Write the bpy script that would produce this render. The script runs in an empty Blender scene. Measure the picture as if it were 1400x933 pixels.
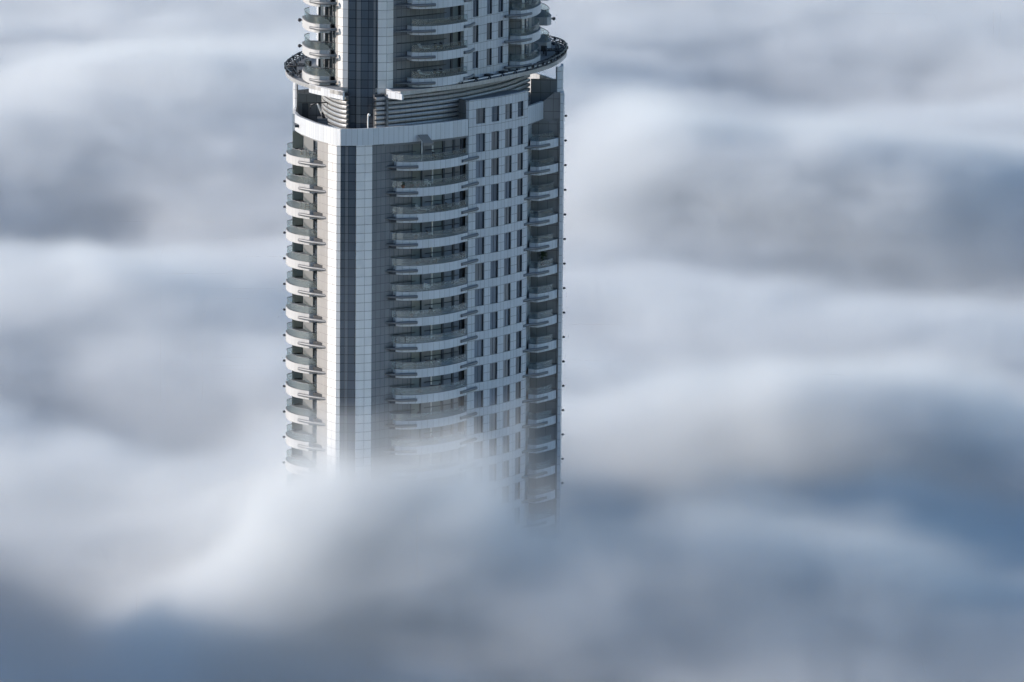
import bpy, bmesh, math, random
import numpy as np
from mathutils import Vector, Matrix, noise as mnoise

sc = bpy.context.scene
COL = sc.collection
rnd = random.Random(7)
R = math.radians
H = 3.33                      # storey height
Z_LOW = 188.2                 # deck of the topmost balcony of the lower block
Z_BASE = 190.6                # underside of the roof parapet of the lower block
Z_UP = 198.34                 # deck of the lowest balcony of the upper block
N_LOW = 18
N_UP = 6

# ------------------------------------------------------------------ materials
def mat(name, base, rough=.5, metal=0., spec=.5):
    m = bpy.data.materials.new(name); m.use_nodes = True
    b = m.node_tree.nodes['Principled BSDF']
    b.inputs['Base Color'].default_value = (*base, 1)
    b.inputs['Roughness'].default_value = rough
    b.inputs['Metallic'].default_value = metal
    b.inputs['Specular IOR Level'].default_value = spec
    return m

def panel_mat(name, base, rough, metal, du, dv, jw=.05, jdark=.35, vary=.08, v0=Z_LOW, spec=.5, extra_v=None):
    """Cladding panels: joints on a UV grid in metres, every panel a slightly different tone, faint streaks of dirt."""
    m = mat(name, base, rough, metal, spec); t = m.node_tree; N = t.nodes; L = t.links
    b = N['Principled BSDF']
    uv = N.new('ShaderNodeUVMap'); sp = N.new('ShaderNodeSeparateXYZ'); L.new(uv.outputs[0], sp.inputs[0])
    def M(op, *a):
        n = N.new('ShaderNodeMath'); n.operation = op
        for i, v in enumerate(a):
            if isinstance(v, (int, float)): n.inputs[i].default_value = v
            else: L.new(v, n.inputs[i])
        return n.outputs[0]
    u = M('DIVIDE', sp.outputs[0], du)
    v = M('DIVIDE', M('SUBTRACT', sp.outputs[1], v0), dv)
    ju = M('LESS_THAN', M('FRACT', u), jw / du)
    jv = M('LESS_THAN', M('FRACT', v), jw * 1.3 / dv)
    j = M('MAXIMUM', ju, jv)
    if extra_v is not None:
        j = M('MAXIMUM', j, M('LESS_THAN', M('FRACT', M('ADD', v, -extra_v)), jw / dv))
    cb = N.new('ShaderNodeCombineXYZ'); L.new(M('FLOOR', u), cb.inputs[0]); L.new(M('FLOOR', v), cb.inputs[1])
    wn = N.new('ShaderNodeTexWhiteNoise'); L.new(cb.outputs[0], wn.inputs['Vector'])
    tone = M('MULTIPLY_ADD', wn.outputs['Value'], vary, 1 - vary / 2)
    geo = N.new('ShaderNodeNewGeometry')
    mp = N.new('ShaderNodeMapping'); mp.inputs['Scale'].default_value = (1.6, 1.6, .12); L.new(geo.outputs['Position'], mp.inputs['Vector'])
    nz = N.new('ShaderNodeTexNoise'); nz.inputs['Scale'].default_value = 1.; nz.inputs['Detail'].default_value = 4; L.new(mp.outputs[0], nz.inputs['Vector'])
    tone = M('MULTIPLY', tone, M('MULTIPLY_ADD', nz.outputs[0], .22, .89))
    tone = M('MULTIPLY', tone, M('SUBTRACT', 1., M('MULTIPLY', j, 1 - jdark)))
    mx = N.new('ShaderNodeMix'); mx.data_type = 'RGBA'; mx.blend_type = 'MULTIPLY'; mx.inputs['Factor'].default_value = 1
    mx.inputs['A'].default_value = (*base, 1); L.new(tone, mx.inputs['B']); L.new(mx.outputs['Result'], b.inputs['Base Color'])
    L.new(M('MULTIPLY_ADD', wn.outputs['Value'], .08, rough - .04), b.inputs['Roughness'])
    return m

def glass_mat(name, base, rough=.06, spec=.6, vary=.6):
    """Closed-off glazing: dark room tone behind a glossy pane, tone differing from pane to pane."""
    m = mat(name, base, rough, 0, spec); t = m.node_tree; N = t.nodes; L = t.links
    oi = N.new('ShaderNodeObjectInfo'); geo = N.new('ShaderNodeNewGeometry')
    mp = N.new('ShaderNodeMapping'); mp.inputs['Scale'].default_value = (.5, .5, .16); L.new(geo.outputs['Position'], mp.inputs['Vector'])
    nz = N.new('ShaderNodeTexNoise'); nz.inputs['Scale'].default_value = .8; nz.inputs['Detail'].default_value = 2; L.new(mp.outputs[0], nz.inputs['Vector'])
    a = N.new('ShaderNodeMath'); a.operation = 'ADD'; L.new(oi.outputs['Random'], a.inputs[0]); L.new(nz.outputs[0], a.inputs[1])
    r = N.new('ShaderNodeMapRange'); r.inputs['From Max'].default_value = 2; r.inputs['To Min'].default_value = 1 - vary / 2; r.inputs['To Max'].default_value = 1 + vary
    L.new(a.outputs[0], r.inputs['Value'])
    mx = N.new('ShaderNodeMix'); mx.data_type = 'RGBA'; mx.blend_type = 'MULTIPLY'; mx.inputs['Factor'].default_value = 1
    w2 = N.new('ShaderNodeMath'); w2.operation = 'MULTIPLY'; w2.inputs[1].default_value = 7.31; L.new(oi.outputs['Random'], w2.inputs[0])
    w3 = N.new('ShaderNodeMath'); w3.operation = 'FRACT'; L.new(w2.outputs[0], w3.inputs[0])
    w4 = N.new('ShaderNodeMath'); w4.operation = 'GREATER_THAN'; w4.inputs[1].default_value = .62; L.new(w3.outputs[0], w4.inputs[0])
    tc = N.new('ShaderNodeMix'); tc.data_type = 'RGBA'; tc.inputs['A'].default_value = (*base, 1); tc.inputs['B'].default_value = (base[0] * 1.3, base[1] * 1.15, base[2] * 1.0, 1); L.new(w4.outputs[0], tc.inputs['Factor'])
    L.new(tc.outputs['Result'], mx.inputs['A']); L.new(r.outputs[0], mx.inputs['B']); L.new(mx.outputs['Result'], N['Principled BSDF'].inputs['Base Color'])
    return m

def clear_glass(name, tint, gloss=.12):
    m = bpy.data.materials.new(name); m.use_nodes = True; t = m.node_tree; t.nodes.clear()
    tr = t.nodes.new('ShaderNodeBsdfTransparent'); tr.inputs[0].default_value = (*tint, 1)
    gl = t.nodes.new('ShaderNodeBsdfGlossy'); gl.inputs['Roughness'].default_value = .2; gl.inputs[0].default_value = (.9, .95, .95, 1)
    mx = t.nodes.new('ShaderNodeMixShader'); o = t.nodes.new('ShaderNodeOutputMaterial')
    mx.inputs[0].default_value = gloss; t.links.new(tr.outputs[0], mx.inputs[1]); t.links.new(gl.outputs[0], mx.inputs[2]); t.links.new(mx.outputs[0], o.inputs[0])
    return m

WHITE = panel_mat('white_aluminium_panels', (.53, .565, .615), .36, .15, .78, H / 3, jw=.045, jdark=.42)
BRIGHT = panel_mat('pilaster_panels', (.72, .725, .735), .30, .2, 1.2, H / 3, jw=.05, jdark=.4, vary=.05)
FASCIA = panel_mat('balcony_fascia_panels', (.55, .585, .63), .36, .1, .88, 50, jw=.04, jdark=.45)
FLANKF = panel_mat('flank_fascia_panels', (.42, .43, .445), .45, .0, .88, 50, jw=.04, jdark=.6)  # darker copy of the fascia panels, dimming the sunlit flank by colour
GREYP = panel_mat('grey_curtain_wall', (.20, .215, .235), .22, .2, .72, H / 3, jw=.05, jdark=.45, vary=.16, spec=.6)
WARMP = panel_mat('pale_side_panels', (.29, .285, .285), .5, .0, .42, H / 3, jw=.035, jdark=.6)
DARKP = panel_mat('dark_grey_panels', (.17, .185, .205), .35, .2, 1.25, H / 2, jw=.05, jdark=.4)
SHAFT = panel_mat('dark_shaft_glass', (.085, .105, .132), .12, .0, .9, H / 3, jw=.06, jdark=.25, vary=.35, spec=.7)
SHAFT2 = panel_mat('grey_shaft_glass', (.16, .175, .195), .18, .0, .9, H / 3, jw=.06, jdark=.35, vary=.25, spec=.7)
PARAP = panel_mat('parapet_panels', (.55, .585, .63), .36, .12, .72, 50, jw=.04, jdark=.5)
LOUVRE = panel_mat('louvre_metal', (.42, .43, .445), .38, .5, .9, 50, jw=.04, jdark=.55)
PANE = glass_mat('window_glass', (.165, .185, .22), .10, .55, .9)
DOORG = glass_mat('balcony_door_glass', (.16, .19, .205), .08, .6, .8)
ENDG = glass_mat('greenish_end_glass', (.19, .22, .22), .25, .5, .3)
RAILG = clear_glass('railing_glass', (.84, .89, .89), .15)
FRAME = mat('dark_frame', (.035, .045, .06), .4)  # tone raised from near black to stand in for haze
STEEL = mat('dark_steel', (.03, .035, .045), .45, .4)
BAR = mat('grey_bar_metal', (.17, .18, .195), .5, .3)
DECKM = mat('deck_tiles', (.24, .25, .265), .7)
ROOFM = mat('roof_membrane', (.20, .215, .235), .75)
CORE = mat('core_concrete', (.16, .17, .18), .8)
WHITEP = mat('white_painted', (.75, .75, .74), .5)
POT = mat('terracotta_pot', (.20, .10, .07), .8)
WICKER = mat('dark_wicker', (.05, .05, .055), .8)
CUSH = mat('pale_cushion', (.55, .55, .53), .9)
LEAF = mat('leaf_green', (.035, .06, .03), .6)
CANVAS = mat('taupe_canvas', (.24, .225, .215), .9)
GROUND = mat('city_ground', (.06, .07, .08), .9)

# ------------------------------------------------------------------ mesh helpers
class MB:
    def __init__(s): s.bm = bmesh.new(); s.uv = s.bm.loops.layers.uv.new('UVMap'); s.mats = []
    def mi(s, m):
        if m not in s.mats: s.mats.append(m)
        return s.mats.index(m)
    def face(s, pts, uvs, m, smooth=False):
        vs = [s.bm.verts.new(p) for p in pts]
        try: f = s.bm.faces.new(vs)
        except ValueError: return
        f.material_index = s.mi(m); f.smooth = smooth
        for l, c in zip(f.loops, uvs): l[s.uv].uv = c
    def build(s, name, parent=None, loc=(0, 0, 0)):
        bmesh.ops.remove_doubles(s.bm, verts=s.bm.verts, dist=1e-5)
        bmesh.ops.recalc_face_normals(s.bm, faces=s.bm.faces)
        me = bpy.data.meshes.new(name); s.bm.to_mesh(me); s.bm.free()
        for m in s.mats: me.materials.append(m)
        o = bpy.data.objects.new(name, me); COL.objects.link(o); o.location = loc
        if parent: o.parent = parent
        return o
    # closed vertical sheet along a plan line, outer face on the line, body inwards (to the left of travel = inside)
    def wall(s, pts, z0, z1, th, m, u0=0., inside=None, zt=None):
        nr = normals(pts, inside); n = len(pts)
        arc = arclen(pts, u0)
        q = [(p[0] - k[0] * th, p[1] - k[1] * th) for p, k in zip(pts, nr)]
        zt = zt or [z1] * n
        for i in range(n - 1):
            a, b, c, d = pts[i], pts[i + 1], q[i + 1], q[i]; ua, ub = arc[i], arc[i + 1]
            s.face([(*a, z0), (*b, z0), (*b, zt[i + 1]), (*a, zt[i])], [(ua, z0), (ub, z0), (ub, zt[i + 1]), (ua, zt[i])], m)
            s.face([(*d, z0), (*c, z0), (*c, zt[i + 1]), (*d, zt[i])], [(ua, z0), (ub, z0), (ub, zt[i + 1]), (ua, zt[i])], m)
            s.face([(*a, zt[i]), (*b, zt[i + 1]), (*c, zt[i + 1]), (*d, zt[i])], [(ua, z1), (ub, z1), (ub, z1), (ua, z1)], m)
            s.face([(*a, z0), (*b, z0), (*c, z0), (*d, z0)], [(ua, z1)] * 4, m)
        for i in (0, n - 1):
            s.face([(*pts[i], z0), (*q[i], z0), (*q[i], zt[i]), (*pts[i], zt[i])], [(.3, z0), (.3 + th, z0), (.3 + th, zt[i]), (.3, zt[i])], m)
    def prism(s, pts, z0, z1, m, mtop=None, closed=True):
        arc = arclen(list(pts) + [pts[0]], 0); n = len(pts)
        for i in range(n):
            a, b = pts[i], pts[(i + 1) % n]
            s.face([(*a, z0), (*b, z0), (*b, z1), (*a, z1)], [(arc[i], z0), (arc[i + 1], z0), (arc[i + 1], z1), (arc[i], z1)], m)
        s.face([(*p, z1) for p in pts], [p for p in pts], mtop or m)
        s.face([(*p, z0) for p in pts], [p for p in pts], mtop or m)
    def box(s, c, d, m, rz=0.):
        x, y, z = (k / 2 for k in d); cs, sn = math.cos(rz), math.sin(rz)
        pts = [(c[0] + px * cs - py * sn, c[1] + px * sn + py * cs) for px, py in ((-x, -y), (x, -y), (x, y), (-x, y))]
        s.prism(pts, c[2] - z, c[2] + z, m)
    def tube(s, pts, r, m, seg=8, rz=None, taper=None):
        """Round (or flattened: rz) tube along 3D points with closed ends."""
        P = [Vector(p) for p in pts]; rings = []
        for i, p in enumerate(P):
            t = (P[min(i + 1, len(P) - 1)] - P[max(i - 1, 0)]).normalized()
            up = Vector((0, 0, 1)) if abs(t.z) < .95 else Vector((1, 0, 0))
            sd = t.cross(up).normalized(); up2 = sd.cross(t).normalized()
            k = taper[i] if taper else 1.
            rings.append([p + sd * (r * k * math.cos(a)) + up2 * ((rz or r) * k * math.sin(a)) for a in (2 * math.pi * j / seg for j in range(seg))])
        for i in range(len(rings) - 1):
            for j in range(seg):
                A, B = rings[i], rings[i + 1]; j2 = (j + 1) % seg
                s.face([A[j], A[j2], B[j2], B[j]], [(0, 0)] * 4, m, True)
        s.face(rings[0], [(0, 0)] * seg, m); s.face(rings[-1][::-1], [(0, 0)] * seg, m)
    def sweep(s, pts, prof, m, inside=None):
        """Profile of (outward offset, z) swept along a plan line."""
        nr = normals(pts, inside); arc = arclen(pts, 0); n = len(prof)
        for i in range(len(pts) - 1):
            for j in range(n):
                (o0, z0), (o1, z1) = prof[j], prof[(j + 1) % n]
                def V3(k, o, z): return (pts[k][0] + nr[k][0] * o, pts[k][1] + nr[k][1] * o, z)
                s.face([V3(i, o0, z0), V3(i + 1, o0, z0), V3(i + 1, o1, z1), V3(i, o1, z1)], [(arc[i], z0), (arc[i + 1], z0), (arc[i + 1], z1), (arc[i], z1)], m)
        for k in (0, len(pts) - 1):
            s.face([(pts[k][0] + nr[k][0] * o, pts[k][1] + nr[k][1] * o, z) for o, z in prof], [(0, 0)] * n, m)
    def ball(s, c, r, m, sz=1.):
        T = bmesh.ops.create_icosphere(s.bm, subdivisions=2, radius=r, matrix=Matrix.Translation(c) @ Matrix.Diagonal((1, 1, sz, 1)))
        for v in T['verts']:
            for f in v.link_faces: f.material_index = s.mi(m); f.smooth = True

CEN = (0., -2.5)
def normals(pts, inside=None):
    cx, cy = inside or CEN; out = []
    n = len(pts)
    for i in range(n):
        a, b = pts[max(i - 1, 0)], pts[min(i + 1, n - 1)]
        t = (b[0] - a[0], b[1] - a[1]); l = math.hypot(*t) or 1.
        k = (t[1] / l, -t[0] / l)
        if k[0] * (pts[i][0] - cx) + k[1] * (pts[i][1] - cy) < 0: k = (-k[0], -k[1])
        out.append(k)
    return out
def arclen(pts, u0=0.):
    o = [u0]
    for a, b in zip(pts, pts[1:]): o.append(o[-1] + math.hypot(b[0] - a[0], b[1] - a[1]))
    return o
def offset(pts, d, inside=None):
    return [(p[0] - k[0] * d, p[1] - k[1] * d) for p, k in zip(pts, normals(pts, inside))]
def smooth(pts, n=4):
    """Catmull-Rom through the points."""
    out = []
    for i in range(len(pts) - 1):
        p0, p1, p2, p3 = (np.array(pts[max(0, min(len(pts) - 1, i + k))], float) for k in (-1, 0, 1, 2))
        for j in range(n):
            t = j / n
            out.append(tuple(.5 * (2 * p1 + (p2 - p0) * t + (2 * p0 - 5 * p1 + 4 * p2 - p3) * t * t + (3 * p1 - p0 - 3 * p2 + p3) * t ** 3)))
    out.append(tuple(pts[-1])); return out
def along(pts, s):
    """Point at arc length s."""
    a = arclen(pts)
    for i in range(len(pts) - 1):
        if s <= a[i + 1] or i == len(pts) - 2:
            t = (s - a[i]) / (a[i + 1] - a[i])
            return (pts[i][0] + (pts[i + 1][0] - pts[i][0]) * t, pts[i][1] + (pts[i + 1][1] - pts[i][1]) * t)
def sub(pts, s0, s1, n=4):
    return [along(pts, s0 + (s1 - s0) * i / n) for i in range(n + 1)]
def z3(pts, z): return [(p[0], p[1], z) for p in pts]
def rot180(p): return (.5 - p[0], -5 - p[1])
def empty(name, loc=(0, 0, 0), rz=0.):
    o = bpy.data.objects.new(name, None); COL.objects.link(o); o.location = loc; o.rotation_euler = (0, 0, rz); return o
def tag(o, label=None, cat=None, group=None, kind=None):
    for k, v in (('label', label), ('category', cat), ('group', group), ('kind', kind)):
        if v: o[k] = v
    return o
def copy_tree(o, parent=None):
    c = o.copy(); COL.objects.link(c); c.parent = parent
    for ch in list(o.children): copy_tree(ch, c)
    return c

# ------------------------------------------------------------------ the tower
tower = tag(empty('skyscraper'), 'tall pale blue-grey skyscraper with curved balconies rising out of the clouds', 'skyscraper')
ZB0 = Z_LOW - H * N_LOW       # lower end of the detailed storeys, deep in the cloud

# plan lines, metres (camera looks along +Y)
L_PIL = [(-12.03, -30.74), (-10.90, -32.47)]
NOSE = [(-10.90, -32.60), (-10.40, -32.70)]
SHAFT_L = [(-10.40, -32.90), (-8.38, -32.77)]
R_PIL = [(-8.38, -32.77), (-6.42, -32.02)]
FRONT = smooth([(-6.42, -32.02), (-3.59, -30.52), (-1.30, -29.04), (.80, -27.43), (3.29, -25.35), (5.66, -22.94)], 5)
WINW = smooth([(5.67, -22.6), (6.62, -21.5), (7.69, -20.45), (8.61, -19.43), (9.49, -18.45), (10.33, -17.25), (11.12, -16.15), (11.95, -14.8), (12.58, -13.7), (13.23, -12.45)], 4)
RPAR = smooth([(13.23, -12.45), (14.20, -9.99), (15.24, -7.24)], 4)
LSIDE = smooth([(-12.03, -30.74), (-13.71, -27.81), (-15.22, -24.07), (-16.3, -21.0), (-16.9, -17.5)], 5)

def core_outline(d):
    f = [(-17.0, 4), (-16.7, -18), (-13.9, -26), (-11.6, -30.3), (-10.3, -31.7), (-8.3, -31.7), (-6.2, -30.9), (-1, -27.3), (5.2, -21.6), (9.2, -17.2), (12.2, -12.2), (13.6, -6.6), (16.9, -6.2)]
    return [(x * d, y * d) for x, y in f + [rot180(p) for p in f[2:-1]] + [(-17.0, 6.0)]]
b = MB(); b.prism([(p[0], p[1]) for p in core_outline(.97)], 0, 190.2, CORE, ROOFM); b.build('core', tower)
# plain cladding on the sides turned away and below the detailed storeys
b = MB()
back = smooth([(17.81, -7.22), (18.0, 2), (17.2, 14), (14.2, 22), (10.0, 27.6), (6.0, 27.9), (0, 22), (-6, 14), (-12, 7.6), (-17.4, 3.0)], 4)
b.wall(back, ZB0, 192.7, .3, WHITE); b.build('rear_wall', tower)
b = MB(); b.wall([(-17.4, 3.0), (-17.1, -4), (-16.98, -12), (-16.92, -19.3)], ZB0, 192.7, .35, WHITE); b.build('side_wall', tower)
b = MB(); b.wall(L_PIL + SHAFT_L + R_PIL[1:] + FRONT[1:] + WINW[1:] + RPAR[1:] + [(17.81, -7.22)], 0, ZB0 - .003, .4, GREYP); b.build('base_wall', tower)

# nose
b = MB(); b.wall(L_PIL, ZB0, Z_BASE, .5, BRIGHT, u0=.15); b.build('pilaster', tower)
b = MB(); b.wall(R_PIL, ZB0, Z_BASE, .5, BRIGHT, u0=.1); b.build('pilaster', tower)
b = MB(); b.wall(NOSE, ZB0, Z_BASE, .4, BRIGHT, u0=.3); b.build('corner_strip', tower)
b = MB()
b.wall(offset(sub(SHAFT_L, .0, .55, 1), .25), ZB0, Z_BASE, .3, SHAFT); b.wall(offset(sub(SHAFT_L, .55, 1.0, 1), .18), ZB0, Z_BASE, .3, SHAFT2)
b.wall(offset(sub(SHAFT_L, 1.0, 2.02, 1), .18), ZB0, Z_BASE, .3, SHAFT); b.build('glass_shaft', tower)

# grey curtain wall under the parapet and the recessed glazing behind the bow balconies
AF = arclen(FRONT)[-1]
S_G = 6.3                     # arc length where the curtain wall gives way to glass doors
gw = [(p[0], p[1]) for p in sub(FRONT, 0, S_G, 10)]
gw = [(p[0] - k[0] * d, p[1] - k[1] * d) for p, k, d in zip(gw, normals(gw), [.12 + .75 * min(1, i / 6) for i in range(11)])]
b = MB(); b.wall(gw, ZB0, Z_BASE, .3, GREYP); b.build('curtain_wall', tower)
doorline = offset(sub(FRONT, S_G, AF, 12), 1.15)
AD = arclen(doorline)[-1]
def glass_doors(zf):
    b = MB(); cuts = [0.15, .13, .30, .33, .50, .52, .72, .75, .97]
    tints = [DOORG, PANE, DOORG, PANE, PANE]
    edges = [.03, .20, .40, .61, .82, 1.0]
    for i in range(5):
        b.wall(sub(doorline, AD * edges[i] + .06, AD * edges[i + 1] - .06, 2), zf + .02, zf + H - 1.12, .06, tints[i])
    return b.build('glass_door', tower, (0, 0, 0))
for k in range(N_LOW + 1): glass_doors(Z_LOW - H * k)
for i, e in enumerate((0.015, .20, .40, .61, .82, .985)):
    b = MB(); p = along(doorline, AD * e); w = (.22, .16, .16, .34, .34, .4)[i]
    b.box((p[0], p[1], (ZB0 + Z_BASE) / 2), (w, .3, Z_BASE - ZB0), WHITEP if i == 2 else FRAME, rz=.75); b.build('column', tower)
for k in range(N_LOW):        # dark slab edge between the doors
    b = MB(); b.wall(offset(doorline, -.05), Z_LOW - H * k - 1.12, Z_LOW - H * k, .3, GREYP); b.build('slab_edge', tower)

# window wall: five piers, spandrels and one recessed window per bay and storey
def cum(line, k): return arclen(line)[k * 4]
EDG = [cum(WINW, k) for k in range(10)]          # 0 .. 9 on the line: pier/window edges
WIN = [(EDG[1] - .05, EDG[2] + .1), (EDG[3] - .08, EDG[4] + .1), (EDG[5] - .08, EDG[6] + .1), (EDG[7] - .08, EDG[8] + .12)]
def window_wall(line, wins, floors, ztop, zbot, name):
    A = arclen(line)[-1]; b = MB(); s = 0
    for w0, w1 in wins + [(A, A)]:
        if w0 - s > .05: b.wall(sub(line, s, w0, 3), zbot, ztop, .5, WHITE, u0=s)
        s = w1
    for w0, w1 in wins:
        for z0, z1 in floors: b.wall(sub(line, w0, w1, 2), z0, z1, .5, WHITE, u0=w0)
    return b.build(name, tower)
def window(line, w0, w1, z0, z1, kind=0):
    b = MB(); P = offset(sub(line, w0 + .03, w1 - .03, 1), .27)
    b.wall(P, z0, z1, .06, PANE)
    o = b.build('window', tower)
    f = MB(); Q = sub(line, w0 + .004, w1 - .004, 1); n = normals(Q)
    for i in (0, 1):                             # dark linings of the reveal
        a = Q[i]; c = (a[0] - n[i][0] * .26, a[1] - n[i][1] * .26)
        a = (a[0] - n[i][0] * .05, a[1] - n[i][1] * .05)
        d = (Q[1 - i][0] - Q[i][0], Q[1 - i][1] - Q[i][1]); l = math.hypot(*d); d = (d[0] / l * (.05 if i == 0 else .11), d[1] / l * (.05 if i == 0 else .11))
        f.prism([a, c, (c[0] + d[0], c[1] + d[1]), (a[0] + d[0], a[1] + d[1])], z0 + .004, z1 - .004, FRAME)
    m = along(offset(Q, .24), (w1 - w0) * (.52 if kind == 0 else .45))
    f.box((m[0], m[1], (z0 + z1) / 2), (.05, .05, z1 - z0), FRAME)
    if kind: mm = offset(Q, .24); f.wall(mm, z0 + .95, z0 + 1.03, .05, BAR)
    f.build('frame', o); return o
fl = [(Z_LOW - H * k - 1.12, Z_LOW - H * k) for k in range(N_LOW)]
window_wall(WINW, WIN, fl + [(Z_BASE, 191.85), (193.85, 195.0)], 195.0, ZB0, 'window_wall')
for k in range(N_LOW):
    for w0, w1 in WIN: window(WINW, w0, w1, Z_LOW - H * k, Z_LOW - H * k + H - 1.12 - (.0 if k else -.08))
for w0, w1 in WIN: window(WINW, w0, w1, 191.85, 193.85, 1)
# rooftop box behind the raised top storey
b = MB()
box_in = [(4.0, -19.2), (5.67, -22.6)]
b.wall([(2.6, -17.6), (5.62, -22.5)], 190.3, 195.0, .3, DARKP, inside=(9, -16)); b.build('rooftop_box_wall', tower)
b = MB(); p = along([(2.6, -17.6), (5.62, -22.5)], 2.6); b.box((p[0] - .12, p[1] - .05, 192.6), (.9, .12, 2.0), FRAME, rz=math.atan2(-4.9, 3.02)); b.build('door', tower)
b = MB(); b.prism(offset(WINW, .55) + [(11.6, -10.2), (2.9, -17.4)], 194.55, 194.8, ROOFM); b.build('box_roof', tower)

# parapets
b = MB(); b.wall(L_PIL[:1] + L_PIL[1:] + [(-10.40, -32.90), (-8.38, -32.77), (-6.42, -32.02)] + FRONT[1:-1] + [(5.60, -22.98)], Z_BASE, 192.72, .45, PARAP, u0=.2)
b.build('parapet', tower)
b = MB(); b.wall(LSIDE, Z_BASE, 192.72, .45, PARAP, u0=.3); b.build('parapet', tower)
b = MB(); b.wall(RPAR, Z_BASE, 192.9, .45, PARAP, u0=.3); b.build('parapet', tower)
b = MB(); b.box((-15.6, -21.2, 191.5), (2.0, 1.6, .35), FRAME, rz=.1); b.build('canopy', tower)
b = MB(); b.prism([(-16.9, 4), (-16.6, -17.5)] + offset(LSIDE[::-1][1:], .5) + [(-10.5, -32.2), (-8.4, -32.2)] + offset(FRONT, .5) + offset(WINW[1:], .56) + offset(RPAR[1:], .5) + [(17.2, -6.9), (17.2, 10), (8, 24), (4, 22)], 190.25, 190.59, ROOFM); b.build('roof_terrace', tower)

# mid-side fin on the right, its tail of cladding down the recess, and the walls that carry the ring
b = MB(); b.wall([(15.24, -7.24), (16.6, -7.25), (17.38, -7.25)], Z_BASE, 194.1, .4, DARKP, zt=[192.95, 194.05, 194.1]); b.build('fin_wall', tower)
b = MB(); b.wall([(13.35, -6.9), (15.24, -6.9), (17.38, -6.9)], ZB0, Z_BASE - .003, .4, DARKP); b.build('recess_wall', tower)
b = MB(); b.wall([(13.0, -11.9), (13.75, -7.0)], ZB0, Z_BASE - .003, .3, WHITE, inside=(10, -6)); b.build('recess_jamb', tower)
b = MB(); b.wall([(17.38, -7.5), (17.83, -7.5)], ZB0, 194.1, 1.2, WHITE); b.build('fin_edge', tower)
def end_wall(pts, z1, zedge, door):
    b = MB(); b.wall(pts, 190.6, z1, .5, DARKP); o = b.build('end_wall', tower)
    d = MB(); d.box(door[0], door[1], FRAME); d.build('window' if door[1][2] < 1.5 else 'door', o)
end_wall([(13.6, -1.0), (17.0, -1.0)], 195.0, 0, ((15.6, -1.28, 193.2), (.9, .06, 1.1)))
end_wall([(-16.6, -12.5), (-13.3, -12.5)], 194.3, 0, ((-15.5, -12.78, 192.1), (.8, .06, 2.1)))
b = MB(); b.wall(smooth([(17.0, -1.3), (17.75, -.6), (17.85, 2.0)], 4), 190.6, 196.6, .35, WHITE); b.build('end_pillar', tower)
b = MB(); b.wall(smooth([(-16.6, -12.8), (-17.1, -12.2), (-17.2, -9)], 4), 190.6, 196.6, .35, WHITE); b.build('end_pillar', tower)

# ------------------------------------------------------------------ balconies (built at deck level z=0, copied down the tower)
def slab(front, backline, m=None, name='balcony'):
    b = MB(); b.prism(front + backline, -1.12, -.02, m or FASCIA, DECKM)
    return b.build(name, tower)
def rail(front, parent, h=.86, glass_h=None, inside=None):
    f = offset(front, .14, inside)
    b = MB(); b.wall(f, .0, h, .03, RAILG, inside=inside); b.build('glass_railing', parent)
    b = MB(); b.tube(z3(f, h + .02), .035, BAR, 6)
    b.build('handrail', parent)
def bar(pts, parent, r=.17, rz=.2, taper=None, z=-.6):
    P = smooth(pts, 5); n = len(P)
    tp = [1.0] * n
    if taper == 'start': tp = [.12 + .88 * min(1, i / (n * .55)) for i in range(n)]
    if taper == 'end': tp = [.12 + .88 * min(1, (n - 1 - i) / (n * .45)) for i in range(n)]
    b = MB(); b.tube(z3(P, z), r, BAR, 10, rz, tp); return b.build('bar', parent)

proto = {}
# bow balcony on the long front
front = [(-3.40, -30.05), (-2.57, -30.35)] + smooth([(-2.57, -30.35), (-.63, -30.0), (.96, -29.05), (2.53, -27.85), (4.11, -26.0), (5.62, -23.6)], 5)[1:]
o = slab(front, [(5.3, -21.9), (2.2, -25.0), (-1.5, -27.9), (-4.0, -29.3)])
rail(front, o)
b = MB(); b.wall([(-3.45, -30.0), (-4.3, -29.65)], 0, .86, .03, RAILG); b.build('glass_screen', o)
bar([(-5.81, -30.25), (-3.58, -30.75), (-2.56, -30.78), (-.63, -30.28)], o, taper='start')
b = MB(); b.prism([(-5.7, -30.18), (-3.5, -30.55), (-3.45, -30.0), (-4.4, -29.9)], -.52, -.44, FRAME); b.build('ledge_plate', o)
b = MB(); b.box((-3.75, -30.2, -.95), (.7, .25, .3), FRAME); b.build('bracket', o)
bar([(4.88, -25.0), (5.71, -23.55), (6.75, -21.75), (6.82, -21.5)], o, taper=None, r=.2)
b = MB(); b.tube(z3(offset(sub(FRONT, 2.6, S_G + .6, 5), .75), 1.02), .05, STEEL, 6); b.tube(z3(offset(sub(FRONT, 8.6, AF - .7, 5), .95), 1.02), .05, STEEL, 6); b.build('rear_rail', o)
proto['bow'] = o
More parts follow.
